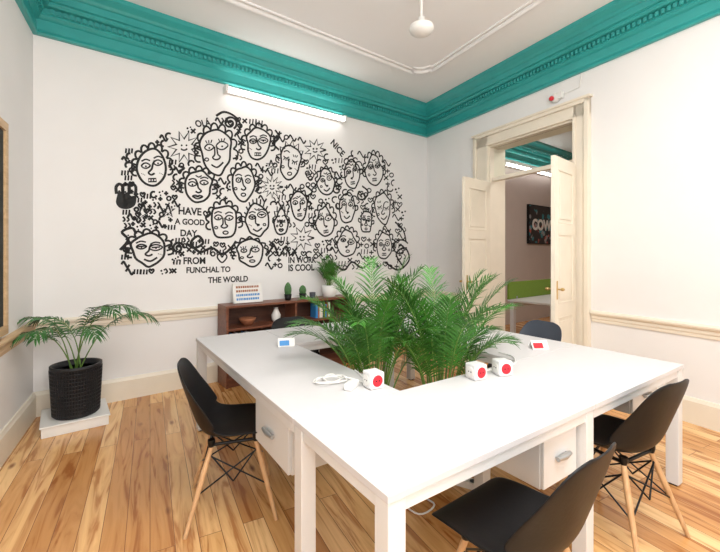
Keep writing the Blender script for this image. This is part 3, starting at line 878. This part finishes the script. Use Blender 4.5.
while len(placed) < 320 and tries < 22000:
    tries += 1
    x, y = rnd.uniform(122, 406), rnd.uniform(114, 274)
    if not inside(x, y): continue
    if any(abs(x-f[0]) < f[2]*.52+1.5 and abs(y-f[1]) < f[3]*.60+1.5 for f in faces): continue
    if any(math.hypot(x-s_[0], y-s_[1]) < s_[2]+2 for s_ in suns): continue
    if any(a-2 < x < c+2 and b < y < d for a, b, c, d in txt_zones): continue
    if any(math.hypot(x-p[0], y-p[1]) < 5.0 for p in placed): continue
    placed.append((x, y)); k = rnd.randint(0, 8); r = 2.2
    if k == 0: stroke([(x-r, y-r), (x+r, y+r)], wd=.017); stroke([(x-r, y+r), (x+r, y-r)], wd=.017)
    elif k == 1: stroke([(x-r, y), (x+r, y)], wd=.017); stroke([(x, y-r), (x, y+r)], wd=.017)
    elif k == 2: ell(x, y, 2, 2, 7, wd=.015)
    elif k == 3: stroke([(x-4, y), (x-2, y-3), (x, y), (x+2, y+3), (x+4, y)], wd=.018)
    elif k == 4: dot(x, y, 1.1); dot(x+3, y-1, .9); dot(x+1, y+3, .9)
    elif k == 5: heart(x, y, 2.2)
    elif k == 6: ell(x, y, 3, 3, 6, rnd.uniform(0, 3), rnd.uniform(4, 6), False, wd=.018)
    elif k == 7: stroke([(x-3, y-3), (x-1, y), (x-3, y+2)], wd=.015); stroke([(x+1, y-3), (x+3, y), (x+1, y+2)], wd=.015)
    else:
        for j in range(3): stroke([(x-3+j*3, y-2.5), (x-3.5+j*3, y+2.5)], wd=.014)
E_m = empty('doodle_mural', F_m)
mur.build('line_art', [M_ink], parent=E_m, recalc=False)
def mtext(s, x, y, wpx, rot=0, off=.003):
    """lettering fitted between image pixel x and x+wpx on the wall"""
    p = mw(x, y); width = mw(x+wpx, y).x-p.x
    o = text_mesh(s, .1, M_ink, 'lettering', E_m, None, off=off, ext=.001)
    xs = [v.co.x for v in o.data.vertices]; k = width/(max(xs)-min(xs)); o.data.transform(Matrix.Diagonal((k, k*1.15, 1, 1)))
    o.matrix_local = Matrix.Translation((p.x, -.002, p.y)) @ Matrix.Rotation(math.radians(rot), 4, 'Y') @ Matrix.Rotation(math.pi/2, 4, 'X')
mtext('OLÁ', 196, 127, 16, -16)
mtext('HAVE', 178, 214, 23); mtext('A GOOD', 175, 224, 30); mtext('DAY', 180, 236, 17)
mtext('FROM', 183, 264, 22); mtext('FUNCHAL TO', 186, 273, 44); mtext('THE WORLD', 208, 283, 40)
mtext('IN WORK', 288, 263, 28); mtext('IS COOL', 288, 271, 26)
mtext('NICE', 330, 143, 15, 40)

# ------------------------------------------------------------------ lights
def area(name, loc, size, power, rot, col=(1, .97, .93)):
    l = bpy.data.lights.new(name, 'AREA'); l.shape = 'RECTANGLE'; l.size, l.size_y = size; l.energy = power; l.color = col
    o = bpy.data.objects.new(name, l); scene.collection.objects.link(o); o.location = loc; o.rotation_euler = rot; return o
area('overhead_fill', (1.2, 1.0, 3.70), (2.4, 1.4), 95, (0, 0, math.radians(35)), (1, .97, .94))  # added fill panel under the ceiling, out of view, no fixture
area('rear_fill', (.7, -1.1, 2.2), (2.0, 1.6), 70, (math.radians(84), 0, math.radians(10)), (1, .98, .98))  # added fill near the rear wall, no window is built there
area('adjoining_light', (3.9, 4.6, 3.7), (1.4, 1.2), 60, (0, 0, 0), (1, .93, .85))
l = bpy.data.lights.new('ceiling_fill', 'POINT'); l.energy = 58; l.shadow_soft_size = .25; l.color = (1, .97, .95)  # bare point fill added to brighten the ceiling, no globe lamp exists
o = bpy.data.objects.new('ceiling_fill', l); scene.collection.objects.link(o); o.location = (.8, .3, 2.9)
w = bpy.data.worlds.new('world'); scene.world = w; w.use_nodes = True
w.node_tree.nodes['Background'].inputs['Color'].default_value = (.9, .95, 1, 1); w.node_tree.nodes['Background'].inputs['Strength'].default_value = .3

# ------------------------------------------------------------------ camera
cam = bpy.data.cameras.new('camera'); co = bpy.data.objects.new('camera', cam); scene.collection.objects.link(co)
co.location = (0, 0, 1.42); co.rotation_euler = (math.pi/2, 0, 0)
cam.lens = 19.5; cam.sensor_width = 36; cam.shift_y = -22/720; cam.clip_start = .05
scene.camera = co
